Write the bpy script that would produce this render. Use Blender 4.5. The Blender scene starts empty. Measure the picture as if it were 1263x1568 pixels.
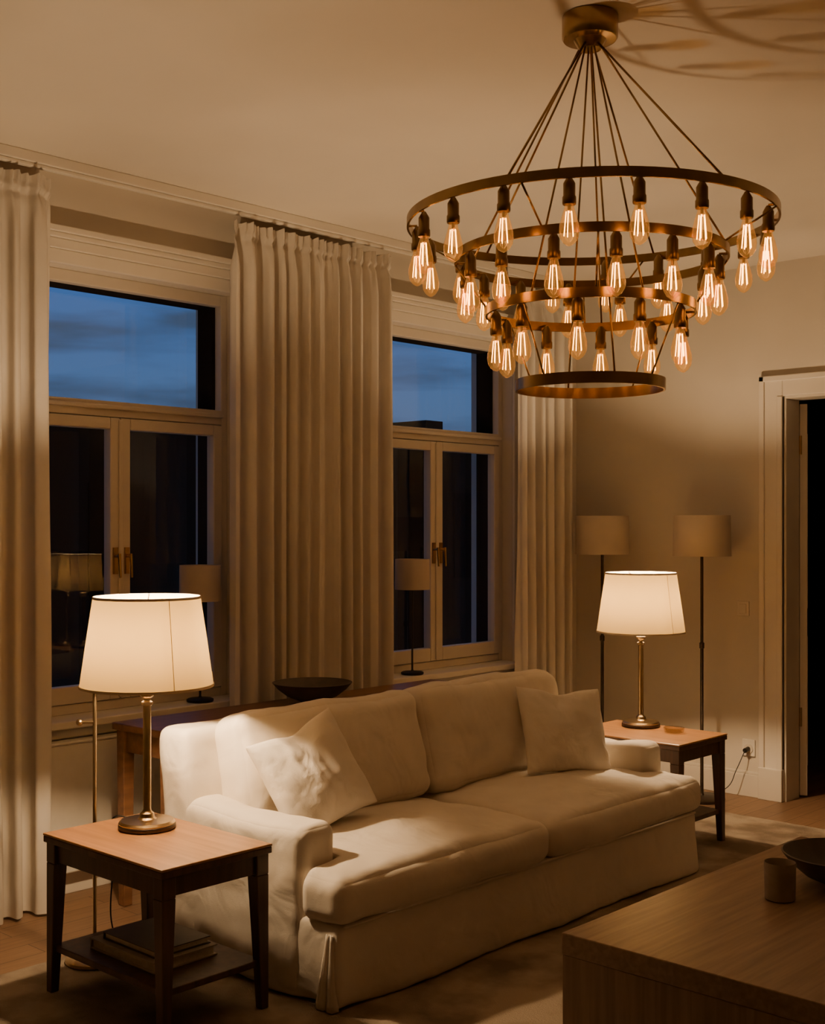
import bpy, math, random
from mathutils import Vector, Matrix, noise
random.seed(7)
D = bpy.data
SC = bpy.context.scene

# ------------------------------------------------------------------ materials
def mat_new(name):
    m = D.materials.new(name); m.use_nodes = True
    nt = m.node_tree
    b = nt.nodes.get('Principled BSDF')
    return m, nt, b

def plain(name, col, rough=0.6, metal=0.0, nscale=30, var=0.08, bump=0.0, bscale=200, spec=0.5):
    m, nt, b = mat_new(name)
    tc = nt.nodes.new('ShaderNodeTexCoord')
    n = nt.nodes.new('ShaderNodeTexNoise'); n.inputs['Scale'].default_value = nscale
    nt.links.new(tc.outputs['Object'], n.inputs['Vector'])
    r = nt.nodes.new('ShaderNodeValToRGB')
    r.color_ramp.elements[0].position = 0.3; r.color_ramp.elements[1].position = 0.7
    r.color_ramp.elements[0].color = (*[c*(1-var) for c in col], 1)
    r.color_ramp.elements[1].color = (*[min(1, c*(1+var)) for c in col], 1)
    nt.links.new(n.outputs['Fac'], r.inputs['Fac'])
    nt.links.new(r.outputs['Color'], b.inputs['Base Color'])
    b.inputs['Roughness'].default_value = rough
    b.inputs['Metallic'].default_value = metal
    b.inputs['Specular IOR Level'].default_value = spec
    if bump > 0:
        n2 = nt.nodes.new('ShaderNodeTexNoise'); n2.inputs['Scale'].default_value = bscale
        n2.inputs['Detail'].default_value = 4
        nt.links.new(tc.outputs['Object'], n2.inputs['Vector'])
        bp = nt.nodes.new('ShaderNodeBump'); bp.inputs['Strength'].default_value = bump
        bp.inputs['Distance'].default_value = 0.004
        nt.links.new(n2.outputs['Fac'], bp.inputs['Height'])
        nt.links.new(bp.outputs['Normal'], b.inputs['Normal'])
    return m

def wood(name, c1, c2, rough=0.4, axis='Y', scale=1.0):
    m, nt, b = mat_new(name)
    tc = nt.nodes.new('ShaderNodeTexCoord')
    mp = nt.nodes.new('ShaderNodeMapping')
    s = {'X': (1.2, 22, 22), 'Y': (22, 1.2, 22), 'Z': (22, 22, 1.2)}[axis]
    mp.inputs['Scale'].default_value = [v*scale for v in s]
    n = nt.nodes.new('ShaderNodeTexNoise'); n.inputs['Scale'].default_value = 1.6
    n.inputs['Detail'].default_value = 6; n.inputs['Distortion'].default_value = 0.4
    r = nt.nodes.new('ShaderNodeValToRGB')
    r.color_ramp.elements[0].position = 0.3; r.color_ramp.elements[1].position = 0.72
    r.color_ramp.elements[0].color = (*c1, 1); r.color_ramp.elements[1].color = (*c2, 1)
    nt.links.new(tc.outputs['Object'], mp.inputs['Vector'])
    nt.links.new(mp.outputs['Vector'], n.inputs['Vector'])
    nt.links.new(n.outputs['Fac'], r.inputs['Fac'])
    nt.links.new(r.outputs['Color'], b.inputs['Base Color'])
    b.inputs['Roughness'].default_value = rough
    bp = nt.nodes.new('ShaderNodeBump'); bp.inputs['Strength'].default_value = 0.12
    bp.inputs['Distance'].default_value = 0.002
    nt.links.new(n.outputs['Fac'], bp.inputs['Height'])
    nt.links.new(bp.outputs['Normal'], b.inputs['Normal'])
    return m

def fabric(name, col, transl=0.0, tcol=None, rough=0.9, weave=450, bump=0.25, crease=0.0, cscale=9):
    m, nt, b = mat_new(name)
    tc = nt.nodes.new('ShaderNodeTexCoord')
    n = nt.nodes.new('ShaderNodeTexNoise'); n.inputs['Scale'].default_value = 9
    n.inputs['Detail'].default_value = 3
    nt.links.new(tc.outputs['Object'], n.inputs['Vector'])
    r = nt.nodes.new('ShaderNodeValToRGB')
    r.color_ramp.elements[0].position = 0.3; r.color_ramp.elements[1].position = 0.7
    r.color_ramp.elements[0].color = (*[c*0.94 for c in col], 1)
    r.color_ramp.elements[1].color = (*col, 1)
    nt.links.new(n.outputs['Fac'], r.inputs['Fac'])
    nt.links.new(r.outputs['Color'], b.inputs['Base Color'])
    b.inputs['Roughness'].default_value = rough
    b.inputs['Specular IOR Level'].default_value = 0.15
    w = nt.nodes.new('ShaderNodeTexNoise'); w.inputs['Scale'].default_value = weave
    nt.links.new(tc.outputs['Object'], w.inputs['Vector'])
    bp = nt.nodes.new('ShaderNodeBump'); bp.inputs['Strength'].default_value = bump
    bp.inputs['Distance'].default_value = 0.002
    nt.links.new(w.outputs['Fac'], bp.inputs['Height'])
    last = bp
    if crease > 0:
        c = nt.nodes.new('ShaderNodeTexNoise'); c.inputs['Scale'].default_value = cscale
        c.inputs['Detail'].default_value = 2.5; c.inputs['Distortion'].default_value = 0.8
        nt.links.new(tc.outputs['Object'], c.inputs['Vector'])
        b2 = nt.nodes.new('ShaderNodeBump'); b2.inputs['Strength'].default_value = crease
        b2.inputs['Distance'].default_value = 0.025
        nt.links.new(c.outputs['Fac'], b2.inputs['Height'])
        nt.links.new(bp.outputs['Normal'], b2.inputs['Normal'])
        last = b2
    nt.links.new(last.outputs['Normal'], b.inputs['Normal'])
    if transl > 0:
        t = nt.nodes.new('ShaderNodeBsdfTranslucent')
        if tcol: t.inputs['Color'].default_value = (*tcol, 1)
        else: nt.links.new(r.outputs['Color'], t.inputs['Color'])
        mx = nt.nodes.new('ShaderNodeMixShader'); mx.inputs['Fac'].default_value = transl
        out = nt.nodes['Material Output']
        nt.links.new(b.outputs['BSDF'], mx.inputs[1]); nt.links.new(t.outputs['BSDF'], mx.inputs[2])
        nt.links.new(mx.outputs['Shader'], out.inputs['Surface'])
    return m

def glassy(name, tint=(1, 1, 1), f0=0.04, rough=0.0, glow=None):
    m, nt, b = mat_new(name)
    nt.nodes.remove(b)
    out = nt.nodes['Material Output']
    t = nt.nodes.new('ShaderNodeBsdfTransparent'); t.inputs['Color'].default_value = (*tint, 1)
    g = nt.nodes.new('ShaderNodeBsdfGlossy'); g.inputs['Roughness'].default_value = rough
    lw = nt.nodes.new('ShaderNodeLayerWeight'); lw.inputs['Blend'].default_value = 0.5
    pw = nt.nodes.new('ShaderNodeMath'); pw.operation = 'POWER'; pw.inputs[1].default_value = 5
    ma = nt.nodes.new('ShaderNodeMath'); ma.operation = 'MULTIPLY_ADD'
    ma.inputs[1].default_value = 0.9; ma.inputs[2].default_value = f0
    nt.links.new(lw.outputs['Facing'], pw.inputs[0]); nt.links.new(pw.outputs[0], ma.inputs[0])
    mx = nt.nodes.new('ShaderNodeMixShader')
    nt.links.new(ma.outputs[0], mx.inputs['Fac'])
    nt.links.new(t.outputs['BSDF'], mx.inputs[1]); nt.links.new(g.outputs['BSDF'], mx.inputs[2])
    last = mx
    if glow:
        e = nt.nodes.new('ShaderNodeEmission'); e.inputs['Color'].default_value = (*glow[:3], 1)
        e.inputs['Strength'].default_value = glow[3]
        ad = nt.nodes.new('ShaderNodeAddShader')
        nt.links.new(mx.outputs['Shader'], ad.inputs[0]); nt.links.new(e.outputs['Emission'], ad.inputs[1])
        last = ad
        m.cycles.emission_sampling = 'NONE'
    nt.links.new(last.outputs['Shader'], out.inputs['Surface'])
    return m

def emis(name, col, strength):
    m, nt, b = mat_new(name)
    nt.nodes.remove(b)
    e = nt.nodes.new('ShaderNodeEmission'); e.inputs['Color'].default_value = (*col, 1)
    e.inputs['Strength'].default_value = strength
    nt.links.new(e.outputs['Emission'], nt.nodes['Material Output'].inputs['Surface'])
    return m

M_wall = plain('wall_paint', (0.64, 0.58, 0.49), 0.85, nscale=3, var=0.03, bump=0.08, bscale=90)
M_ceil = plain('ceiling_paint', (0.70, 0.635, 0.54), 0.9, nscale=2, var=0.03, bump=0.05, bscale=60)
M_trim = plain('trim_paint', (0.72, 0.66, 0.57), 0.45, nscale=5, var=0.03)
M_frame = plain('window_frame_paint', (0.62, 0.55, 0.455), 0.4, nscale=5, var=0.03)
M_fdark = plain('outer_sash_dark', (0.02, 0.017, 0.015), 0.9, spec=0.0)
M_sofa = fabric('sofa_linen', (0.745, 0.67, 0.565), crease=0.5, cscale=6)
M_pillow = fabric('pillow_linen', (0.78, 0.715, 0.62), bump=0.35, weave=300, crease=0.4, cscale=10)
M_curt = fabric('curtain_linen', (0.78, 0.72, 0.63), transl=0.18)
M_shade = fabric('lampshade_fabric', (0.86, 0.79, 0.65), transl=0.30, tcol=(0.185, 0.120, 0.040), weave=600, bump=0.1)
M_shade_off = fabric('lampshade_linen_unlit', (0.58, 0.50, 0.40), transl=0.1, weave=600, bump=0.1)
M_brass = plain('aged_brass', (0.42, 0.275, 0.12), 0.27, 1.0, nscale=14, var=0.2)
M_brassl = plain('lamp_brass', (0.50, 0.37, 0.21), 0.28, 1.0, nscale=14, var=0.15)
M_socket = plain('socket_brass', (0.26, 0.17, 0.075), 0.36, 1.0, nscale=20, var=0.2)
M_bronze = plain('dark_bronze', (0.06, 0.042, 0.028), 0.45, 0.8, nscale=20, var=0.2)
M_black = plain('black_metal', (0.02, 0.018, 0.016), 0.45, 0.5)
M_twood_top = wood('table_top_wood', (0.27, 0.125, 0.046), (0.40, 0.20, 0.077), 0.35, 'X', 1.2)
M_twood = wood('table_dark_wood', (0.045, 0.020, 0.010), (0.10, 0.046, 0.022), 0.4, 'Z', 1.2)
M_console = wood('console_wood', (0.13, 0.06, 0.028), (0.23, 0.11, 0.05), 0.4, 'Y')
M_coffee = wood('coffee_table_oak', (0.25, 0.17, 0.11), (0.40, 0.28, 0.185), 0.33, 'Y', 1.6)
M_coffee_s = wood('coffee_table_oak_side', (0.25, 0.17, 0.11), (0.40, 0.28, 0.185), 0.4, 'Z', 1.6)
M_clay = plain('dark_ceramic', (0.075, 0.055, 0.04), 0.6, nscale=18, var=0.2)
M_cup = plain('stoneware', (0.30, 0.24, 0.18), 0.7, nscale=25, var=0.15)
M_white = plain('white_enamel', (0.74, 0.70, 0.62), 0.4, var=0.02)
M_plast = plain('switch_plastic', (0.66, 0.60, 0.51), 0.4, var=0.02)
M_paper = plain('book_cover', (0.42, 0.36, 0.28), 0.6, nscale=8, var=0.3)
M_pages = plain('book_pages', (0.62, 0.55, 0.44), 0.8, nscale=80, var=0.1)
M_bookd = plain('book_cover_dark', (0.06, 0.045, 0.035), 0.5, nscale=6, var=0.4)
M_hall = plain('hall_unlit_dark', (0.035, 0.045, 0.06), 0.8, nscale=3)  # darkness of the unlit hall is put into the wall colour
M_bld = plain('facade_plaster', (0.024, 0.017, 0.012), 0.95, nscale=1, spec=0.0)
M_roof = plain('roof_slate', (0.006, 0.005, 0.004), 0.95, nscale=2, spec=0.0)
M_pane = glassy('window_glass', (0.93, 0.95, 0.98), 0.07)
M_bulbg = glassy('bulb_glass', (1.0, 0.80, 0.52), 0.05, glow=(1.0, 0.42, 0.10, 0.11))
M_ash = glassy('clear_glass_dish', (0.85, 0.8, 0.72), 0.06)
M_fil = emis('filament_glow', (1.0, 0.43, 0.08), 17)
M_bulb = emis('lit_bulb', (1.0, 0.68, 0.38), 2550)
M_bulb2 = emis('lit_bulb_dim', (1.0, 0.68, 0.38), 1100)

def floor_mat():
    m, nt, b = mat_new('parquet')
    tc = nt.nodes.new('ShaderNodeTexCoord')
    mp = nt.nodes.new('ShaderNodeMapping'); mp.inputs['Rotation'].default_value = (0, 0, math.radians(90))
    br = nt.nodes.new('ShaderNodeTexBrick')
    br.inputs['Scale'].default_value = 1.0
    br.inputs['Brick Width'].default_value = 0.9; br.inputs['Row Height'].default_value = 0.11
    br.inputs['Mortar Size'].default_value = 0.0015
    br.inputs['Color1'].default_value = (0.25, 0.14, 0.075, 1)
    br.inputs['Color2'].default_value = (0.34, 0.20, 0.11, 1)
    br.inputs['Mortar'].default_value = (0.05, 0.025, 0.012, 1)
    n = nt.nodes.new('ShaderNodeTexNoise'); n.inputs['Scale'].default_value = 3
    mp2 = nt.nodes.new('ShaderNodeMapping'); mp2.inputs['Scale'].default_value = (20, 1.5, 1)
    mx = nt.nodes.new('ShaderNodeMixRGB'); mx.blend_type = 'MULTIPLY'; mx.inputs['Fac'].default_value = 0.5
    nt.links.new(tc.outputs['Object'], mp.inputs['Vector']); nt.links.new(mp.outputs['Vector'], br.inputs['Vector'])
    nt.links.new(tc.outputs['Object'], mp2.inputs['Vector']); nt.links.new(mp2.outputs['Vector'], n.inputs['Vector'])
    nt.links.new(br.outputs['Color'], mx.inputs[1]); nt.links.new(n.outputs['Fac'], mx.inputs[2])
    nt.links.new(mx.outputs['Color'], b.inputs['Base Color'])
    b.inputs['Roughness'].default_value = 0.45
    return m
M_floor = floor_mat()

def rug_mat():
    m, nt, b = mat_new('wool_rug')
    tc = nt.nodes.new('ShaderNodeTexCoord')
    n = nt.nodes.new('ShaderNodeTexNoise'); n.inputs['Scale'].default_value = 3.2; n.inputs['Detail'].default_value = 5
    r = nt.nodes.new('ShaderNodeValToRGB')
    r.color_ramp.elements[0].position = 0.42; r.color_ramp.elements[1].position = 0.58
    r.color_ramp.elements[0].color = (0.20, 0.15, 0.105, 1); r.color_ramp.elements[1].color = (0.40, 0.325, 0.24, 1)
    nt.links.new(tc.outputs['Object'], n.inputs['Vector']); nt.links.new(n.outputs['Fac'], r.inputs['Fac'])
    nt.links.new(r.outputs['Color'], b.inputs['Base Color'])
    b.inputs['Roughness'].default_value = 0.95; b.inputs['Specular IOR Level'].default_value = 0.1
    n2 = nt.nodes.new('ShaderNodeTexNoise'); n2.inputs['Scale'].default_value = 260
    nt.links.new(tc.outputs['Object'], n2.inputs['Vector'])
    bp = nt.nodes.new('ShaderNodeBump'); bp.inputs['Strength'].default_value = 0.5; bp.inputs['Distance'].default_value = 0.006
    nt.links.new(n2.outputs['Fac'], bp.inputs['Height']); nt.links.new(bp.outputs['Normal'], b.inputs['Normal'])
    return m
M_rug = rug_mat()

# ------------------------------------------------------------------ mesh helpers
def empty(name, loc):
    e = D.objects.new(name, None); e.empty_display_size = 0.1
    e.location = loc; SC.collection.objects.link(e)
    return e

def finish(name, verts, faces, mat, parent=None, smooth=False, bevel=0.0, seg=2, angle=None, origin=None):
    if origin is None:
        origin = Vector(parent.location) if parent else Vector((0, 0, 0))
    else:
        origin = Vector(origin)
    me = D.meshes.new(name)
    me.from_pydata([tuple(Vector(v)-origin) for v in verts], [], faces)
    me.validate(); me.update()
    me.materials.append(mat)
    o = D.objects.new(name, me); SC.collection.objects.link(o)
    if parent:
        o.parent = parent
        o.location = origin - Vector(parent.location)
    else:
        o.location = origin
    import bmesh
    bm = bmesh.new(); bm.from_mesh(me)
    bmesh.ops.recalc_face_normals(bm, faces=bm.faces)
    bm.to_mesh(me); bm.free()
    if smooth:
        for p in me.polygons: p.use_smooth = True
        if angle is not None:
            try: me.set_sharp_from_angle(angle=math.radians(angle))
            except Exception: pass
    if bevel > 0:
        mod = o.modifiers.new('bev', 'BEVEL'); mod.width = bevel; mod.segments = seg
        mod.limit_method = 'ANGLE'; mod.angle_limit = math.radians(40)
    return o

class MB:
    def __init__(s): s.v = []; s.f = []
    def box(s, x0, x1, y0, y1, z0, z1):
        b = len(s.v)
        s.v += [Vector(p) for p in ((x0,y0,z0),(x1,y0,z0),(x1,y1,z0),(x0,y1,z0),(x0,y0,z1),(x1,y0,z1),(x1,y1,z1),(x0,y1,z1))]
        s.f += [tuple(b+i for i in q) for q in ((0,3,2,1),(4,5,6,7),(0,1,5,4),(1,2,6,5),(2,3,7,6),(3,0,4,7))]
        return s
    def frustum(s, top, bot, zt, zb):
        b = len(s.v)
        for (x0,x1,y0,y1), z in ((bot, zb), (top, zt)):
            s.v += [Vector((x0,y0,z)), Vector((x1,y0,z)), Vector((x1,y1,z)), Vector((x0,y1,z))]
        s.f += [tuple(b+i for i in q) for q in ((0,3,2,1),(4,5,6,7),(0,1,5,4),(1,2,6,5),(2,3,7,6),(3,0,4,7))]
        return s
    def lathe(s, prof, cx, cy, cz=0, seg=32, closed=False, capb=True, capt=True, rib=None):
        b = len(s.v); n = len(prof)
        for (r, z) in prof:
            for k in range(seg):
                a = 2*math.pi*k/seg
                s.v.append(Vector((cx+r*math.cos(a), cy+r*math.sin(a), cz+z)))
        rng = n if closed else n-1
        for i in range(rng):
            j = (i+1) % n
            for k in range(seg):
                l = (k+1) % seg
                s.f.append((b+i*seg+k, b+i*seg+l, b+j*seg+l, b+j*seg+k))
        if not closed:
            if capb: s.f.append(tuple(b+k for k in reversed(range(seg))))
            if capt: s.f.append(tuple(b+(n-1)*seg+k for k in range(seg)))
        return s
    def tube(s, p, q, r, seg=10, r2=None, caps=True):
        p = Vector(p); q = Vector(q); r2 = r if r2 is None else r2
        d = (q-p).normalized()
        a = d.orthogonal().normalized(); c = d.cross(a)
        b = len(s.v)
        for pt, rr in ((p, r), (q, r2)):
            for k in range(seg):
                t = 2*math.pi*k/seg
                s.v.append(pt + a*rr*math.cos(t) + c*rr*math.sin(t))
        for k in range(seg):
            l = (k+1) % seg
            s.f.append((b+k, b+l, b+seg+l, b+seg+k))
        if caps:
            s.f.append(tuple(b+k for k in reversed(range(seg)))); s.f.append(tuple(b+seg+k for k in range(seg)))
        return s
    def path(s, pts, r, seg=8):
        for i in range(len(pts)-1): s.tube(pts[i], pts[i+1], r, seg)
        return s
    def sphere(s, c, r, seg=16, rings=10, sz=1.0):
        prof = [(max(1e-4, r*math.sin(math.pi*i/rings)), -r*sz*math.cos(math.pi*i/rings)) for i in range(rings+1)]
        return s.lathe(prof, c[0], c[1], c[2], seg)
    def done(s, name, mat, parent=None, **k):
        return finish(name, s.v, s.f, mat, parent, **k)

def smoothstep(a, b, x):
    t = max(0, min(1, (x-a)/(b-a))); return t*t*(3-2*t)

def soft_box(name, lo, hi, r, mat, parent, puff=(0,0,0), n=(20,20,10), wr=0.003, seed=0, rot=None, post=None, wscale=5):
    lo = Vector(lo); hi = Vector(hi); c = (lo+hi)/2; h = (hi-lo)/2
    idx = {}; V = []; F = []
    def vid(i, j, k):
        key = (i, j, k)
        if key in idx: return idx[key]
        s = [math.sin(math.pi/2*(2*a/m-1)) for a, m in zip(key, n)]
        p = Vector((s[0]*h.x, s[1]*h.y, s[2]*h.z))
        inn = Vector((h.x-r, h.y-r, h.z-r))
        q = Vector([max(-inn[a], min(inn[a], p[a])) for a in range(3)])
        v = p-q
        nn = v.normalized() if v.length > 1e-9 else Vector((0,0,0))
        p = q + nn*r
        for a in range(3):
            b1, b2 = (a+1) % 3, (a+2) % 3
            p[a] += (s[a])*puff[a]*(1-s[b1]**2)**0.8*(1-s[b2]**2)**0.8
        w = noise.noise(Vector((p.x*wscale+seed*13.1, p.y*wscale+seed*7.7, p.z*wscale+seed))) + 0.5*noise.noise(Vector((p.x*14+seed*3, p.y*14, p.z*14)))
        p += nn*w*wr
        if rot is not None: p = rot @ p
        p = p + c
        if post: p = post(p)
        V.append(p); idx[key] = len(V)-1
        return idx[key]
    nx, ny, nz = n
    for k in (0, nz):
        for i in range(nx):
            for j in range(ny): F.append((vid(i,j,k), vid(i+1,j,k), vid(i+1,j+1,k), vid(i,j+1,k)))
    for j in (0, ny):
        for i in range(nx):
            for k in range(nz): F.append((vid(i,j,k), vid(i+1,j,k), vid(i+1,j,k+1), vid(i,j,k+1)))
    for i in (0, nx):
        for j in range(ny):
            for k in range(nz): F.append((vid(i,j,k), vid(i,j+1,k), vid(i,j+1,k+1), vid(i,j,k+1)))
    return finish(name, V, F, mat, parent, smooth=True)

# ------------------------------------------------------------------ room shell
H = 2.84
YB = 6.118
XR = 6.6; YF = -2.2
W1 = (2.39, 3.53); W2 = (4.36, 5.50); WZ = (0.69, 2.48)

MB().box(-0.3, XR+0.2, YF-0.2, YB, -0.1, 0).box(-0.3, XR+0.2, YB, 9.2, -0.1, 0).done('floor', M_floor)
MB().box(-0.3, XR+0.2, YF-0.2, 9.2, H, H+0.1).done('ceiling', M_ceil)
w = MB()
w.box(-0.3, 0, YF, W1[0], 0, H); w.box(-0.3, 0, W1[1], W2[0], 0, H); w.box(-0.3, 0, W2[1], YB, 0, H)
for a in (W1, W2):
    w.box(-0.3, 0, a[0], a[1], 0, WZ[0]-0.03); w.box(-0.3, 0, a[0], a[1], WZ[1], H)
w.done('wall_left', M_wall)
DX0, DX1, DZ = 1.327, 2.19, 2.13
w = MB(); w.box(-0.3, DX0, YB, YB+0.15, 0, H); w.box(DX1, XR+0.2, YB, YB+0.15, 0, H); w.box(DX0, DX1, YB, YB+0.15, DZ, H)
w.done('wall_back', M_wall)
MB().box(XR, XR+0.2, YF, YB, 0, H).done('wall_right', M_wall)
MB().box(-0.3, XR+0.2, YF-0.2, YF, 0, H).done('wall_front', M_wall)
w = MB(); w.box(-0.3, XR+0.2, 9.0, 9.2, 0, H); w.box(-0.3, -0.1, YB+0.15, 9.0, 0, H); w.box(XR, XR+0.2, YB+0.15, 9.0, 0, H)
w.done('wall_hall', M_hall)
def base_y(name, x0, x1):
    MB().box(x0, x1, YB-0.018, YB, 0, 0.12).box(x0, x1, YB-0.012, YB, 0.12, 0.135).done(name, M_trim, bevel=0.003)
base_y('baseboard_back', 0.02, 1.19); base_y('baseboard_back_2', DX1+0.14, XR)
MB().box(0, 0.018, YF, YB, 0, 0.12).box(0, 0.012, YF, YB, 0.12, 0.135).done('baseboard_left', M_trim, bevel=0.003)
MB().box(XR-0.018, XR, YF, YB, 0, 0.13).done('baseboard_right', M_trim, bevel=0.003)

# ------------------------------------------------------------------ windows
def window(n, a):
    y0, y1 = a; ym = (y0+y1)/2; z0, z1 = WZ
    e = empty('window_%d' % n, (-0.08, ym, z0))
    f = MB(); X0, X1 = -0.115, -0.07
    fw = 0.035
    f.box(X0, X1, y0, y0+fw, z0, z1).box(X0, X1, y1-fw, y1, z0, z1)
    f.box(X0, X1, y0+fw, y1-fw, z1-0.05, z1).box(X0, X1, y0+fw, y1-fw, z0, z0+0.04)
    f.box(X0, X1+0.005, y0+fw, y1-fw, 1.90, 1.965)
    f.box(X0, X1+0.022, y0+fw, y1-fw, 1.93, 1.948)
    f.done('frame', M_frame, e, bevel=0.004)
    s = MB(); sw = 0.058
    gv = []; gf = []
    for (a0, a1) in ((y0+fw+0.003, ym-0.002), (ym+0.002, y1-fw-0.003)):
        zb, zt = z0+0.043, 1.897
        s.box(-0.11, -0.058, a0, a0+sw*0.8, zb, zt).box(-0.11, -0.058, a1-sw*0.8, a1, zb, zt)
        s.box(-0.11, -0.058, a0+sw*0.8, a1-sw*0.8, zt-0.048, zt).box(-0.11, -0.058, a0+sw*0.8, a1-sw*0.8, zb, zb+0.07)
        k = len(gv); ga, gb = a0+sw*0.8-0.004, a1-sw*0.8+0.004
        gv += [(-0.085, ga, zb+0.066), (-0.085, gb, zb+0.066), (-0.085, gb, zt-0.044), (-0.085, ga, zt-0.044)]
        gf.append((k, k+1, k+2, k+3))
    s.box(-0.06, -0.05, ym-0.012, ym+0.012, z0+0.05, 1.89)
    s.done('sashes', M_frame, e, bevel=0.005)
    finish('inner_panes', gv, gf, M_pane, e)
    d = MB(); Xa, Xb = -0.22, -0.118
    ow = 0.05
    d.box(Xa, Xb, y0, y0+ow, z0, z1).box(Xa, Xb, y1-ow, y1, z0, z1).box(Xa, Xb, y0+ow, y1-ow, z1-0.05, z1)
    d.box(Xa, Xb, y0+ow, y1-ow, z0, z0+0.07).box(Xa, Xb, y0+ow, y1-ow, 1.89, 1.965).box(Xa, Xb, ym-0.045, ym+0.045, z0+0.07, 1.89)
    d.done('outer_frame', M_fdark, e)
    gv = [(-0.21, y0+ow, z0+0.05), (-0.21, y1-ow, z0+0.05), (-0.21, y1-ow, z1-0.04), (-0.21, y0+ow, z1-0.04)]
    finish('glass_pane', gv, [(0, 1, 2, 3)], M_pane, e)
    c = MB()
    c.box(0, 0.018, y0-0.10, y0, z0, z1).box(0, 0.018, y1, y1+0.10, z0, z1)
    c.box(0, 0.026, y0-0.10, y0-0.075, z0, z1).box(0, 0.026, y1+0.075, y1+0.10, z0, z1)
    c.box(0, 0.02, y0-0.10, y1+0.10, z1, z1+0.055).box(0, 0.03, y0-0.11, y1+0.11, z1+0.055, z1+0.095)
    c.box(0, 0.045, y0-0.12, y1+0.12, z1+0.095, z1+0.115).box(0, 0.058, y0-0.13, y1+0.13, z1+0.115, z1+0.14)
    c.done('casing', M_trim, e, bevel=0.004)
    MB().box(-0.115, 0.085, y0-0.08, y1+0.08, z0-0.03, z0).box(0, 0.03, y0-0.06, y1+0.06, z0-0.075, z0-0.03).done('sill', M_trim, e, bevel=0.005)
    h = MB()
    for s_ in (-1, 1):
        yy = ym + s_*0.028
        h.box(-0.058, -0.05, yy-0.011, yy+0.011, 1.25, 1.36)
        h.tube((-0.055, yy, 1.325), (-0.022, yy, 1.325), 0.007)
        h.tube((-0.025, yy, 1.335), (-0.022, yy+0.004, 1.235), 0.007, r2=0.005)
    h.done('handles', M_brass, e, smooth=True, angle=40)
window(1, W1); window(2, W2)

for a in (W1, W2):
    e = empty('radiator', (0.06, (a[0]+a[1])/2, 0.3))
    r = MB(); r.box(0.035, 0.085, a[0]+0.04, a[1]-0.02, 0.10, 0.60)
    r.box(0.03, 0.09, a[0]+0.04, a[1]-0.02, 0.60, 0.612)
    r.done('panel', M_white, e, bevel=0.006)
    k = MB()
    for yy in (a[0]+0.15, a[1]-0.15): k.box(0.003, 0.035, yy-0.02, yy+0.02, 0.2, 0.5)
    k.tube((0.06, a[0]+0.08, 0.0), (0.06, a[0]+0.08, 0.11), 0.01)
    k.done('brackets', M_white, e)

# ------------------------------------------------------------------ curtains
def curtain(y0, y1, folds, seed, ztop=2.755, zbot=0.012, xc=0.170, amp=0.037, flare=0.03):
    rnd = random.Random(seed)
    cen = (y0+y1)/2
    nu = folds*20; nv = 70
    per = (y1-y0)/folds
    ph = [rnd.uniform(-1.2, 1.2) for _ in range(folds+2)]
    am = [rnd.uniform(0.5, 1.2) for _ in range(folds+2)]
    V = []; F = []
    zs = [zbot+(ztop-zbot)*(math.sin(math.pi/2*j/nv)) for j in range(nv+1)]
    for j, z in enumerate(zs):
        tz = (z-zbot)/(ztop-zbot)
        for i in range(nu+1):
            u = i/nu
            fi = u*folds; k = int(min(fi, folds-1)); fr = fi-k
            fs = fr*fr*(3-2*fr)
            p_ = ph[k]*(1-fs)+ph[k+1]*fs; a_ = am[k]*(1-fs)+am[k+1]*fs
            wob = 0.5*noise.noise(Vector((u*folds*0.4, z*0.7, seed*3.3)))
            theta = 2*math.pi*(fi + 0.22*p_ + wob*0.45*(1-0.8*tz))
            s = math.sin(theta)
            head = smoothstep(ztop-0.22, ztop-0.04, z)
            amp_z = amp*a_*(1-0.5*head)*(1+0.1*(1-tz))
            x = xc + s*amp_z + 0.007*math.sin(2.3*theta+seed)*(1-head)
            x += head*0.009*math.sin(2*math.pi*fi*2.7+seed)
            if z > ztop-0.04: x += 0.008*math.sin(2*math.pi*fi*3.7+1)
            x += -0.014*math.exp(-((z-(ztop-0.075))/0.010)**2)
            x += 0.004*math.exp(-((z-(ztop-0.055))/0.008)**2)
            x = max(x, xc-0.07)
            y = cen + (u-0.5)*(y1-y0)*(1+flare*(1-tz)) - 0.12*per*math.sin(2*theta)*a_*(1-head) + 0.06*per*math.cos(theta)*(1-head)
            zz = z
            if j >= nv-1: zz += 0.014*noise.noise(Vector((u*46*(y1-y0), seed, 0)))
            if j < 3: x += 0.012*noise.noise(Vector((u*20, z*10, seed+2)))
            V.append(Vector((x, y, zz)))
    for j in range(nv):
        for i in range(nu):
            a = j*(nu+1)+i
            F.append((a, a+1, a+nu+2, a+nu+1))
    return finish('curtain', V, F, M_curt, None, smooth=True, origin=(xc, cen, 0.0))
curtain(1.80, 2.515, 8, 1, flare=0.0)
curtain(3.365, 4.350, 12, 2, flare=0.02)
curtain(5.345, 5.84, 6, 3, flare=0.01)
MB().box(0.135, 0.180, 1.2, 5.98, 2.80, 2.84).box(0.145, 0.170, 1.2, 5.98, 2.785, 2.80).done('curtain_rail', M_trim, bevel=0.004)

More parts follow.
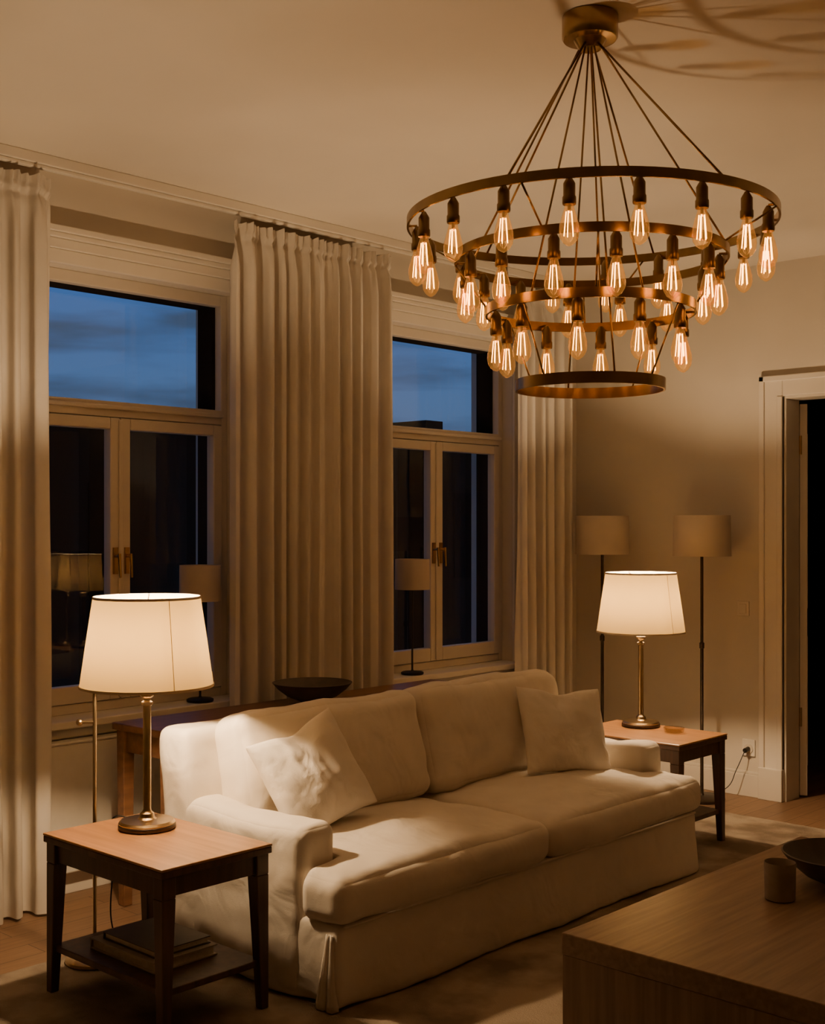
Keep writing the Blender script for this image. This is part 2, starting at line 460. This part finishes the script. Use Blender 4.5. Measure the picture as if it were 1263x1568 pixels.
# ------------------------------------------------------------------ door
e = empty('door_1', (DX0, YB, 0))
c = MB()
for (a, b) in ((DX0-0.13, DX0), (DX1, DX1+0.13)):
    c.box(a, b, YB-0.02, YB, 0.0, DZ+0.11)
    c.box(a, a+0.03, YB-0.032, YB, 0.0, DZ+0.11); c.box(b-0.03, b, YB-0.027, YB, 0, DZ)
    c.box(a-0.003, b+0.003, YB-0.036, YB, 0.0, 0.17)
c.box(DX0, DX1, YB-0.02, YB, DZ, DZ+0.11); c.box(DX0-0.13, DX1+0.13, YB-0.032, YB, DZ+0.08, DZ+0.11)
c.done('casing', M_trim, e, bevel=0.004)
j = MB(); j.box(DX0, DX0+0.012, YB, YB+0.15, 0, DZ).box(DX1-0.012, DX1, YB, YB+0.15, 0, DZ).box(DX0+0.012, DX1-0.012, YB, YB+0.15, DZ-0.012, DZ)
j.done('jamb', M_trim, e)
l = MB()
l.box(0, 0.04, 0, 0.82, 0.01, 2.10)
for (a, b) in ((0.15, 0.85), (1.0, 1.95)): l.box(-0.006, 0.046, 0.12, 0.70, a, b)
lf = l.done('leaf', M_trim, None, bevel=0.004)
lf.parent = e; lf.location = (0.012, 0.155, 0); lf.rotation_euler = (0, 0, math.radians(27))
hg = MB()
for z in (0.38, 1.83): hg.tube((DX0+0.018, YB+0.153, z), (DX0+0.018, YB+0.153, z+0.10), 0.008)
hg.done('hinges', M_brassl, e, smooth=True, angle=40)

e = empty('light_switch', (1.095, YB-0.005, 0.99))
MB().box(1.06, 1.13, YB-0.008, YB, 0.965, 1.045).done('plate', M_plast, e, bevel=0.003)
MB().box(1.075, 1.115, YB-0.013, YB-0.008, 0.98, 1.03).done('rocker', M_plast, e, bevel=0.002)
e = empty('power_outlet', (1.13, YB-0.005, 0.26))
MB().box(1.09, 1.165, YB-0.010, YB, 0.215, 0.305).done('plate', M_white, e, bevel=0.003)
MB().tube((1.128, YB-0.014, 0.255), (1.128, YB-0.009, 0.255), 0.026, 20).done('socket', M_plast, e)
MB().tube((1.128, YB-0.05, 0.25), (1.128, YB-0.012, 0.255), 0.013, 12).done('plug', M_black, e)
def cable(name, pts, r, mat, parent=None):
    cu = D.curves.new(name, 'CURVE'); cu.dimensions = '3D'; cu.bevel_depth = r
    sp = cu.splines.new('BEZIER'); sp.bezier_points.add(len(pts)-1)
    off = Vector(parent.location) if parent else Vector((0,0,0))
    for bp, p in zip(sp.bezier_points, pts):
        bp.co = Vector(p)-off; bp.handle_left_type = bp.handle_right_type = 'AUTO'
    cu.materials.append(mat)
    o = D.objects.new(name, cu); SC.collection.objects.link(o)
    if parent: o.parent = parent
    return o
cable('cord', [(1.128, YB-0.05, 0.25), (1.10, YB-0.09, 0.15), (1.05, YB-0.10, 0.05), (0.95, 5.95, 0.006), (0.85, 5.7, 0.006), (0.8, 5.4, 0.015)], 0.0022, M_black, e)

# ------------------------------------------------------------------ rug
MB().box(0.66, 3.58, -0.4, 5.66, 0.0, 0.0095).done('area_rug', M_rug, bevel=0.004)

# ------------------------------------------------------------------ sofa
sx0, sx1, sy0, sy1 = 0.80, 1.69, 2.53, 4.60
so = empty('sofa', (1.25, 3.565, 0.01))
def skirt_post(p):
    t = max(0, 1-(p.z-0.01)/0.25)
    q = Vector(p)
    q.x += t*0.014*(1 if p.x > 1.2 else -1) + t*0.010*math.sin(p.y*9)*(1 if p.x > 1.5 else 0)
    q.y += t*0.018*(1 if p.y > 3.5 else -1) + t*0.018*math.sin(p.x*16+1)*(1 if p.y < 2.8 else 0)
    return q
soft_box('base_skirt', (sx0+0.01, sy0+0.012, 0.012), (sx1, sy1-0.012, 0.265), 0.022, M_sofa, so, n=(40, 60, 12), wr=0.008, seed=1, post=skirt_post)
def pleat(xc, yc):
    nz = 12
    for kk, (dx, w0, w1, off) in enumerate(((-0.012, 0.012, 0.030, 0.004), (0.016, 0.010, 0.022, 0.001))):
        V = []; F = []
        for i in range(nz+1):
            z = 0.014+0.22*i/nz; t = 1-i/nz
            fl = 0.018*t
            wv = w0+(w1-w0)*t
            xx = xc+dx*0.5+0.012*t*(1 if kk else -1)
            V += [Vector((xx-wv, yc+0.006-fl, z)), Vector((xx-wv*0.3, yc-off-fl, z)), Vector((xx+wv*0.4, yc-off*0.5-fl*0.8, z)), Vector((xx+wv*0.6, yc+0.010, z))]
        for i in range(nz):
            for k in range(3):
                a = i*4+k; F.append((a, a+1, a+5, a+4))
        ob = finish('corner_pleat_%d' % (kk+1), V, F, M_sofa, so, smooth=True)
        m = ob.modifiers.new('s', 'SOLIDIFY'); m.thickness = 0.004
pleat(sx1-0.035, sy0+0.004)
def arm_post(s):
    def f(p):
        q = Vector(p)
        t = max(0, 1-p.z/0.3)
        q.y += s*0.012*t
        if p.z > 0.45: q.z -= 0.014*smoothstep(1.0, 1.25, p.x)*(1-smoothstep(1.3, 1.5, p.x))
        return q
    return f
soft_box('arm_1', (0.86, sy0, 0.012), (1.53, sy0+0.155, 0.53), 0.038, M_sofa, so, puff=(0.008, 0.006, 0.008), n=(40, 16, 30), wr=0.010, seed=3, post=arm_post(-1))
soft_box('arm_2', (0.86, sy1-0.155, 0.012), (1.53, sy1, 0.53), 0.038, M_sofa, so, puff=(0.008, 0.006, 0.008), n=(40, 16, 30), wr=0.010, seed=4, post=arm_post(1))
def back_post(p):
    q = Vector(p); t = smoothstep(0.35, 0.8, p.z); q.x -= 0.035*t
    return q
soft_box('back_frame', (sx0+0.03, sy0, 0.012), (0.985, sy1, 0.765), 0.035, M_sofa, so, puff=(0.0, 0.004, 0.004), n=(14, 60, 26), wr=0.010, seed=5, post=back_post)
ymid = (sy0+sy1)/2
def seat_post_n(p):
    q = Vector(p)
    lim = sy0+0.165
    if q.x < 1.545 and q.y < lim: q.y = lim
    return q
def seat_post_f(p):
    q = Vector(p); lim = sy1-0.165
    if q.x < 1.545 and q.y > lim: q.y = lim
    return q
soft_box('seat_cushion_1', (1.0, sy0-0.005, 0.262), (1.72, ymid-0.003, 0.405), 0.05, M_sofa, so, puff=(0.012, 0.0, 0.035), n=(44, 50, 14), wr=0.011, seed=6, post=seat_post_n)
soft_box('seat_cushion_2', (1.0, ymid+0.003, 0.262), (1.72, sy1+0.005, 0.405), 0.05, M_sofa, so, puff=(0.012, 0.0, 0.035), n=(44, 50, 14), wr=0.011, seed=7, post=seat_post_f)
R = Matrix.Rotation(math.radians(-14), 3, 'Y')
bc0, bc1 = sy0+0.13, sy1-0.13
soft_box('back_cushion_1', (0.93, bc0, 0.40), (1.11, ymid-0.002, 0.80), 0.055, M_sofa, so, puff=(0.035, 0.0, 0.012), n=(16, 44, 30), wr=0.015, seed=8, rot=R, post=lambda p: p+Vector((0.01, 0, 0)))
soft_box('back_cushion_2', (0.93, ymid+0.002, 0.40), (1.11, bc1, 0.81), 0.055, M_sofa, so, puff=(0.035, 0.0, 0.012), n=(16, 44, 30), wr=0.015, seed=9, rot=R, post=lambda p: p+Vector((0.01, 0, 0)))
pp = MB()
pp.path([(sx1+0.006, sy0+0.03, 0.262), (sx1+0.006, sy1-0.03, 0.262)], 0.005)
pp.done('seat_piping', M_sofa, so, smooth=True)

def pillow(center, w, h, T, yaw, lean, roll, seed):
    n = 48; V = []; F = []
    for side in (1, -1):
        for i in range(n+1):
            for j in range(n+1):
                u = math.sin(math.pi/2*(2*i/n-1)); v = math.sin(math.pi/2*(2*j/n-1))
                x = u*w/2*(1-0.08*(1-v*v)); y = v*h/2*(1-0.08*(1-u*u))
                b = ((1-u**2)*(1-v**2))
                hh = T/2*b**0.42
                cr = noise.noise(Vector((u*1.7+seed, v*1.7, side*5)))*0.017*b**0.3
                cr += 0.014*(0.4-abs(noise.noise(Vector((u*3+v*1.5+seed, v*2.0-u, side*3+seed)))))*b**0.25
                dent = -0.022*math.exp(-((u+0.1)**2+(v-0.78)**2)/0.07)
                y -= 0.018*math.exp(-(u/0.35)**2)*(1 if v > 0 else 0)*v
                V.append(Vector((side*(hh+ (cr+dent)*(1 if b > 0.001 else 0)), x, y)))
    N = (n+1)**2
    for s in range(2):
        for i in range(n):
            for j in range(n):
                a = s*N+i*(n+1)+j
                q = (a, a+1, a+n+2, a+n+1)
                F.append(q if s else tuple(reversed(q)))
    M = Matrix.Rotation(math.radians(yaw), 4, 'Z') @ Matrix.Rotation(math.radians(lean), 4, 'Y') @ Matrix.Rotation(math.radians(roll), 4, 'X')
    M = Matrix.Translation(center) @ M
    V = [M @ v for v in V]
    o = finish('throw_pillow', V, F, M_pillow, None, smooth=True, origin=center)
    import bmesh
    bm = bmesh.new(); bm.from_mesh(o.data); bmesh.ops.remove_doubles(bm, verts=bm.verts, dist=0.0004)
    bmesh.ops.recalc_face_normals(bm, faces=bm.faces); bm.to_mesh(o.data); bm.free()
    for p in o.data.polygons: p.use_smooth = True
    return o
pillow((1.225, 2.865, 0.603), 0.39, 0.37, 0.15, -6, -26, 15, 1.0)
pillow((1.275, 4.235, 0.596), 0.41, 0.37, 0.14, -20, -24, -5, 5.0)

# ------------------------------------------------------------------ side tables
def side_table(x0, x1, y0, y1, zf, zt):
    e = empty('side_table', ((x0+x1)/2, (y0+y1)/2, zf))
    MB().box(x0, x1, y0, y1, zt-0.008, zt).done('top', M_twood_top, e, bevel=0.003)
    MB().box(x0+0.001, x1-0.001, y0+0.001, y1-0.001, zt-0.028, zt-0.008).done('top_edge', M_twood, e, bevel=0.003)
    a = MB(); i = 0.018; t = 0.02
    a.box(x0+i+0.03, x1-i-0.03, y0+i, y0+i+t, zt-0.085, zt-0.028).box(x0+i+0.03, x1-i-0.03, y1-i-t, y1-i, zt-0.085, zt-0.028)
    a.box(x0+i, x0+i+t, y0+i+0.03, y1-i-0.03, zt-0.085, zt-0.028).box(x1-i-t, x1-i, y0+i+0.03, y1-i-0.03, zt-0.085, zt-0.028)
    a.done('apron', M_twood, e)
    L = MB(); g = 0.008; wt, wb = 0.046, 0.028
    for sx in (0, 1):
        for sy in (0, 1):
            X = (x0+g, x0+g+wt) if not sx else (x1-g-wt, x1-g)
            Y = (y0+g, y0+g+wt) if not sy else (y1-g-wt, y1-g)
            Xb = (X[0], X[0]+wb) if not sx else (X[1]-wb, X[1])
            Yb = (Y[0], Y[0]+wb) if not sy else (Y[1]-wb, Y[1])
            L.frustum((*X, *Y), (*X, *Y), zt-0.028, zt-0.09)
            L.frustum((*X, *Y), (*Xb, *Yb), zt-0.09, zf)
    L.done('legs', M_twood, e, bevel=0.003)
    MB().box(x0+0.022, x1-0.022, y0+0.022, y1-0.022, zf+0.125, zf+0.145).done('shelf', M_twood, e, bevel=0.003)
    return e
side_table(0.89, 1.51, 2.04, 2.44, 0.010, 0.50)
side_table(0.93, 1.53, 4.73, 5.15, 0.010, 0.50)
side_table(3.65, 4.25, 5.14, 5.56, 0.0, 0.50)

e = empty('book_stack', (1.2, 2.22, 0.155))
MB().box(1.03, 1.36, 2.12, 2.35, 0.156, 0.160).box(1.03, 1.36, 2.12, 2.35, 0.184, 0.188).box(1.03, 1.036, 2.12, 2.35, 0.160, 0.184).done('book_cover_1', M_paper, e)
MB().box(1.036, 1.352, 2.128, 2.342, 0.160, 0.184).done('book_pages_1', M_pages, e)
MB().box(1.07, 1.34, 2.14, 2.34, 0.189, 0.192).box(1.07, 1.34, 2.14, 2.34, 0.208, 0.211).box(1.07, 1.075, 2.14, 2.34, 0.192, 0.208).done('book_cover_2', M_bookd, e)
MB().box(1.075, 1.333, 2.146, 2.334, 0.192, 0.208).done('book_pages_2', M_pages, e)

# ------------------------------------------------------------------ table lamps
base_seam = math.radians(-12)
def table_lamp(x, y, z, bulb=None):
    e = empty('table_lamp', (x, y, z))
    b = MB(); b.lathe([(0.082, 0.001), (0.088, 0.004), (0.088, 0.020), (0.082, 0.027), (0.030, 0.031), (0.024, 0.036), (0.022, 0.048), (0.015, 0.054), (0.0125, 0.06),
                       (0.0125, 0.385), (0.018, 0.388), (0.018, 0.397), (0.011, 0.402), (0.011, 0.408), (0.020, 0.415), (0.022, 0.425), (0.016, 0.433), (0.010, 0.44), (0.010, 0.50), (0.017, 0.503), (0.017, 0.56)], x, y, z, 40)
    b.done('base_and_stem', M_brassl, e, smooth=True, angle=35)
    MB().lathe([(0.089, 0.003), (0.0895, 0.010), (0.089, 0.017)], x, y, z, 40).done('base_band', M_bronze, e, smooth=True)
    s = MB(); s.lathe([(0.207, 0.447), (0.187, 0.587), (0.166, 0.727)], x, y, z, 72, capb=False, capt=False)
    s.done('shade', M_shade, e, smooth=True)
    t = MB()
    t.lathe([(0.2085, 0.445), (0.2085, 0.453), (0.2055, 0.453), (0.2055, 0.445)], x, y, z, 72, closed=True)
    t.lathe([(0.1675, 0.721), (0.1675, 0.729), (0.1645, 0.729), (0.1645, 0.721)], x, y, z, 72, closed=True)
    sa = base_seam
    t.tube((x+0.2068*math.cos(sa), y+0.2068*math.sin(sa), z+0.447), (x+0.1658*math.cos(sa), y+0.1658*math.sin(sa), z+0.727), 0.0012, 6)
    t.done('shade_trim', M_shade, e, smooth=True, angle=40)
    k = MB()
    for i in range(3):
        a = 2*math.pi*i/3+0.4
        k.tube((x+0.012*math.cos(a), y+0.012*math.sin(a), z+0.70), (x+0.165*math.cos(a), y+0.165*math.sin(a), z+0.722), 0.002, 6)
    for sg in (-1, 1):
        k.path([(x+sg*0.015, y, z+0.505), (x+sg*0.05, y, z+0.56), (x+sg*0.05, y, z+0.64), (x+sg*0.02, y, z+0.695), (x, y, z+0.70)], 0.002, 6)
    k.done('harp', M_brassl, e)
    MB().sphere((x, y, z+0.590), 0.025, 20, 12, 1.15).done('bulb', bulb or M_bulb, e, smooth=True)
    return e
table_lamp(1.077, 2.295, 0.50)
table_lamp(1.13, 5.05, 0.50)
table_lamp(3.95, 5.35, 0.50, M_bulb2)
cable('lamp_cord', [(1.02, 2.36, 0.504), (0.98, 2.37, 0.504), (0.93, 2.33, 0.504), (0.882, 2.30, 0.50), (0.878, 2.3, 0.35), (0.87, 2.32, 0.1), (0.87, 2.4, 0.02)], 0.0025, M_black)

e = MB(); e.lathe([(0.034, 0.0), (0.044, 0.004), (0.048, 0.024), (0.044, 0.024), (0.038, 0.009), (0.002, 0.008)], 1.34, 5.0, 0.501, 32, capt=False)
e.done('glass_ashtray', M_ash, smooth=True, angle=40, origin=(1.34, 5.0, 0.501))

def sill_lamp(x, y, z):
    e = empty('windowsill_lamp', (x, y, z))
    MB().lathe([(0.055, 0.001), (0.058, 0.004), (0.058, 0.012), (0.05, 0.016), (0.008, 0.02), (0.005, 0.026), (0.005, 0.44), (0.012, 0.445), (0.012, 0.48)], x, y, z, 32).done('stand', M_black, e, smooth=True, angle=35)
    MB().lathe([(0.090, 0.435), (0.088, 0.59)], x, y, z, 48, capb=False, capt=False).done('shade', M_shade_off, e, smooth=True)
    k = MB()
    for i in range(3):
        a = 2*math.pi*i/3
        k.tube((x, y, z+0.475), (x+0.089*math.cos(a), y+0.089*math.sin(a), z+0.475), 0.0015, 6)
    k.sphere((x, y, z+0.51), 0.022, 12, 8)
    k.done('bulb_holder', M_white, e)
sill_lamp(0.02, 3.31, 0.69); sill_lamp(0.02, 4.655, 0.69)

def floor_lamp(x, y, z=0.0):
    e = empty('floor_lamp', (x, y, z))
    MB().lathe([(0.115, 0.001), (0.12, 0.005), (0.12, 0.016), (0.112, 0.022), (0.014, 0.028), (0.009, 0.04), (0.009, 0.80), (0.013, 0.803), (0.013, 0.83), (0.008, 0.835), (0.008, 1.31), (0.016, 1.315), (0.016, 1.37)], x, y, z, 36).done('stand', M_bronze, e, smooth=True, angle=35)
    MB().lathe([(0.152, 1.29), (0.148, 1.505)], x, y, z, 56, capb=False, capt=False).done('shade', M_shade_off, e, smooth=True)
    k = MB()
    for i in range(3):
        a = 2*math.pi*i/3
        k.tube((x, y, z+1.365), (x+0.15*math.cos(a), y+0.15*math.sin(a), z+1.365), 0.002, 6)
    k.sphere((x, y, z+1.41), 0.028, 14, 10)
    k.done('bulb_holder', M_white, e)
floor_lamp(0.36, 5.86); floor_lamp(0.99, 5.86)

e = empty('reading_lamp', (0.775, 2.30, 0.01))
x, y = 0.775, 2.30
MB().lathe([(0.092, 0.001), (0.095, 0.004), (0.095, 0.014), (0.088, 0.018), (0.010, 0.022), (0.0065, 0.03), (0.0065, 1.02), (0.009, 1.022), (0.009, 1.03), (0.004, 1.035)], x, y, 0.01, 32).done('stand', M_brassl, e, smooth=True, angle=35)
k = MB(); k.tube((x, y, 0.80), (x-0.03, y-0.03, 0.80), 0.006); k.sphere((x-0.035, y-0.035, 0.80), 0.012)
k.tube((x, y, 1.03), (x+0.12, y+0.13, 1.05), 0.005)
k.done('arm', M_brassl, e, smooth=True, angle=40)
MB().lathe([(0.055, -0.05), (0.05, -0.02), (0.035, 0.0), (0.012, 0.012)], x+0.13, y+0.14, 1.06, 28, capb=False).done('head', M_brassl, e, smooth=True)

# ------------------------------------------------------------------ console table + bowl
e = empty('console_table', (0.44, 3.6, 0))
x0, x1, y0, y1, zt = 0.27, 0.62, 2.70, 4.52, 0.70
MB().box(x0, x1, y0, y1, zt-0.028, zt).done('top', M_console, e, bevel=0.004)
a = MB()
a.box(x0+0.04, x1-0.04, y0+0.025, y0+0.045, zt-0.11, zt-0.028).box(x0+0.04, x1-0.04, y1-0.045, y1-0.025, zt-0.11, zt-0.028)
a.box(x0+0.025, x0+0.045, y0+0.04, y1-0.04, zt-0.11, zt-0.028).box(x1-0.045, x1-0.025, y0+0.04, y1-0.04, zt-0.11, zt-0.028)
a.done('apron', M_console, e)
L = MB()
for X in ((x0+0.012, x0+0.062), (x1-0.062, x1-0.012)):
    for Y in ((y0+0.012, y0+0.062), (y1-0.062, y1-0.012)):
        L.frustum((*X, *Y), (X[0]+0.006, X[1]-0.006, Y[0]+0.006, Y[1]-0.006), zt-0.028, 0.0)
L.done('legs', M_console, e, bevel=0.004)
def bowl(name, x, y, z, R, h, mat):
    pr = [(R*0.28, 0), (R*0.30, h*0.06), (R*0.34, h*0.10), (R*0.62, h*0.32), (R*0.86, h*0.68), (R, h), (R*0.97, h*1.02), (R*0.82, h*0.70), (R*0.58, h*0.38), (R*0.3, h*0.2), (0.002, h*0.17)]
    m = MB(); m.lathe(pr, x, y, z, 56, capt=False)
    return m.done(name, mat, smooth=True, angle=50, origin=(x, y, z))
bowl('decorative_bowl', 0.44, 3.58, 0.7005, 0.17, 0.085, M_clay)

# ------------------------------------------------------------------ coffee table
e = empty('coffee_table', (2.93, 3.23, 0.01))
cx0, cx1, cy0, cy1, cz = 2.48, 3.42, 2.565, 3.90, 0.42
MB().box(cx0, cx1, cy0, cy1, cz-0.055, cz).done('top', M_coffee, e, bevel=0.003)
MB().box(cx0+0.0015, cx1-0.0015, cy0+0.0015, cy0+0.055, 0.010, cz-0.055).box(cx0+0.0015, cx1-0.0015, cy1-0.055, cy1-0.0015, 0.010, cz-0.055).done('waterfall_sides', M_coffee_s, e, bevel=0.002)
MB().box(cx0+0.10, cx1-0.10, cy0+0.055, cy1-0.055, 0.05, 0.08).done('lower_shelf', M_coffee, e)
bowl('ceramic_bowl', 2.83, 3.44, 0.4205, 0.17, 0.095, M_clay)
m = MB(); m.lathe([(0.036, 0), (0.041, 0.004), (0.043, 0.10), (0.0415, 0.104), (0.039, 0.10), (0.037, 0.012), (0.001, 0.010)], 2.757, 3.20, 0.4205, 36, capt=False)
m.done('ceramic_cup', M_cup, smooth=True, angle=50, origin=(2.757, 3.20, 0.4205))

# ------------------------------------------------------------------ chandelier
CX, CY = 2.394, 2.814
ch = empty('chandelier', (CX, CY, H))
MB().lathe([(0.074, H-0.001), (0.076, H-0.004), (0.076, H-0.060), (0.072, H-0.066), (0.045, H-0.068), (0.040, H-0.075), (0.030, H-0.092)][::-1], CX, CY, 0, 48).done('canopy', M_brass, ch, smooth=True, angle=35)
rings = [(2.275, 0.500, 0.024, 18, 6.0), (2.178, 0.370, 0.024, 14, 2.6), (2.035, 0.285, 0.026, 10, -15.0), (1.832, 0.203, 0.030, 0, 0)]
rg = MB()
for (z, R, hh, nb, off) in rings:
    t = 0.006
    rg.lathe([(R-t, z-hh/2), (R, z-hh/2), (R, z+hh/2), (R-t, z+hh/2)], CX, CY, 0, 96, closed=True)
rg.done('rings', M_brass, ch, smooth=True, angle=35)
base_ang = math.atan2(-0.7325, 0.681)
sk = MB(); gl = MB(); fl = MB(); ar = MB(); cp = MB()
for (z, R, hh, nb, off) in rings:
    for i in range(nb):
        a = base_ang + math.radians(off + 360*i/nb)
        rr = R-0.028
        x, y = CX+rr*math.cos(a), CY+rr*math.sin(a)
        zt = z-0.006
        ar.tube((x, y, z), (CX+(R-0.003)*math.cos(a), CY+(R-0.003)*math.sin(a), z), 0.0035, 8)
        sk.lathe([(0.0155, -0.062), (0.0165, -0.058), (0.0165, -0.044), (0.0145, -0.041), (0.0145, -0.012), (0.010, -0.004), (0.005, 0.004)], x, y, zt, 18)
        zb = zt-0.062
        gl.lathe([(0.010, 0.0), (0.0125, -0.010), (0.018, -0.028), (0.0235, -0.050), (0.0245, -0.063), (0.0220, -0.078), (0.0145, -0.090), (0.006, -0.096), (0.001, -0.098)], x, y, zb, 18, capb=False, capt=True)
        cp.lathe([(0.004, 0.0), (0.004, -0.012), (0.002, -0.020)], x, y, zb, 8)
        for k in range(5):
            b = 2*math.pi*k/5
            r1, r2 = 0.007, 0.012
            fl.tube((x+r1*math.cos(b), y+r1*math.sin(b), zb-0.016), (x+r2*math.cos(b), y+r2*math.sin(b), zb-0.074), 0.0015, 3, caps=False)
sk.done('sockets', M_socket, ch, smooth=True, angle=35)
ar.done('socket_arms', M_brass, ch)
gl.done('bulbs', M_bulbg, ch, smooth=True)
cp.done('bulb_stems', M_brassl, ch)
fl.done('filaments', M_fil, ch)
rd = MB()
zc = H-0.085
def pt(R, z, a): return (CX+R*math.cos(a), CY+R*math.sin(a), z)
def A(d): return base_ang+math.radians(d)
for d in (31, -31, 149, -149):
    rd.tube(pt(0.035, zc, A(d)), pt(0.494, 2.287, A(d)), 0.0032, 8)
for d in (65, -118):
    rd.tube(pt(0.03, zc, A(d)), pt(0.364, 2.190, A(d)), 0.0030, 8)
for d in (20, -40, 165):
    rd.tube(pt(0.022, zc, A(d)), pt(0.28, 2.047, A(d)), 0.0028, 8)
for d in (45, 135, 225, 315):
    rd.tube(pt(0.20, 1.846, A(d)), pt(0.28, 2.022, A(d)), 0.0025, 8)
    rd.tube(pt(0.497, 2.264, A(d+18)), pt(0.367, 2.19, A(d+18)), 0.0028, 8)
    rd.tube(pt(0.367, 2.166, A(d+40)), pt(0.282, 2.048, A(d+40)), 0.0028, 8)
for d in (10, 190):
    rd.tube(pt(0.012, zc, A(d)), pt(0.200, 1.847, A(d)), 0.0028, 8)
rd.done('suspension_rods', M_brass, ch, smooth=True)

# ------------------------------------------------------------------ outside
e = empty('building', (-12, 15, 0))
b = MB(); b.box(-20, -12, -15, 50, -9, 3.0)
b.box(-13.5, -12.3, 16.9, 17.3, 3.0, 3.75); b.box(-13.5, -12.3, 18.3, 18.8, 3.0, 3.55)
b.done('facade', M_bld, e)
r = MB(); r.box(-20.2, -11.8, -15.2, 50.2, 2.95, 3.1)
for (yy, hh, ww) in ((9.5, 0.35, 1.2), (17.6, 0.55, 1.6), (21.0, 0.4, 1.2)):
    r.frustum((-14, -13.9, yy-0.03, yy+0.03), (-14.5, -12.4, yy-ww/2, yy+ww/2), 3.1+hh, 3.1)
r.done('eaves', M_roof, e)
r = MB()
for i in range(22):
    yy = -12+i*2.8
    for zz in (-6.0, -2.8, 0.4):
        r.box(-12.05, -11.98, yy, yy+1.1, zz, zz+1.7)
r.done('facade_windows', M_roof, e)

# ------------------------------------------------------------------ world (dusk sky)
wd = D.worlds.new('dusk'); SC.world = wd; wd.use_nodes = True
nt = wd.node_tree; bg = nt.nodes['Background']
tc = nt.nodes.new('ShaderNodeTexCoord')
sp = nt.nodes.new('ShaderNodeSeparateXYZ'); nt.links.new(tc.outputs['Generated'], sp.inputs['Vector'])
rp = nt.nodes.new('ShaderNodeValToRGB')
els = rp.color_ramp.elements
els[0].position = 0.0; els[0].color = (0.10, 0.14, 0.22, 1)
els[1].position = 1.0; els[1].color = (0.02, 0.05, 0.14, 1)
q = els.new(0.10); q.color = (0.085, 0.165, 0.34, 1)
q = els.new(0.2); q.color = (0.05, 0.145, 0.40, 1)
nt.links.new(sp.outputs['Z'], rp.inputs['Fac'])
mp = nt.nodes.new('ShaderNodeMapping'); mp.inputs['Scale'].default_value = (3.5, 3.5, 22)
ns = nt.nodes.new('ShaderNodeTexNoise'); ns.inputs['Scale'].default_value = 1.6; ns.inputs['Detail'].default_value = 5
nt.links.new(tc.outputs['Generated'], mp.inputs['Vector']); nt.links.new(mp.outputs['Vector'], ns.inputs['Vector'])
cr = nt.nodes.new('ShaderNodeValToRGB'); cr.color_ramp.elements[0].position = 0.42; cr.color_ramp.elements[1].position = 0.62
nt.links.new(ns.outputs['Fac'], cr.inputs['Fac'])
mx = nt.nodes.new('ShaderNodeMixRGB'); mx.inputs[2].default_value = (0.055, 0.09, 0.165, 1)
nt.links.new(cr.outputs['Color'], mx.inputs['Fac']); nt.links.new(rp.outputs['Color'], mx.inputs[1])
nt.links.new(mx.outputs['Color'], bg.inputs['Color'])
bg.inputs['Strength'].default_value = 1.0

# ------------------------------------------------------------------ camera
cam = D.cameras.new('camera'); co = D.objects.new('camera', cam); SC.collection.objects.link(co)
cam.sensor_fit = 'HORIZONTAL'; cam.sensor_width = 36; cam.lens = 36*1905/1263
cam.shift_y = 21/1263
co.location = (4.35, 0, 1.45); co.rotation_euler = (math.radians(90), 0, math.radians(42.92))
cam.clip_start = 0.05; cam.clip_end = 200
SC.camera = co
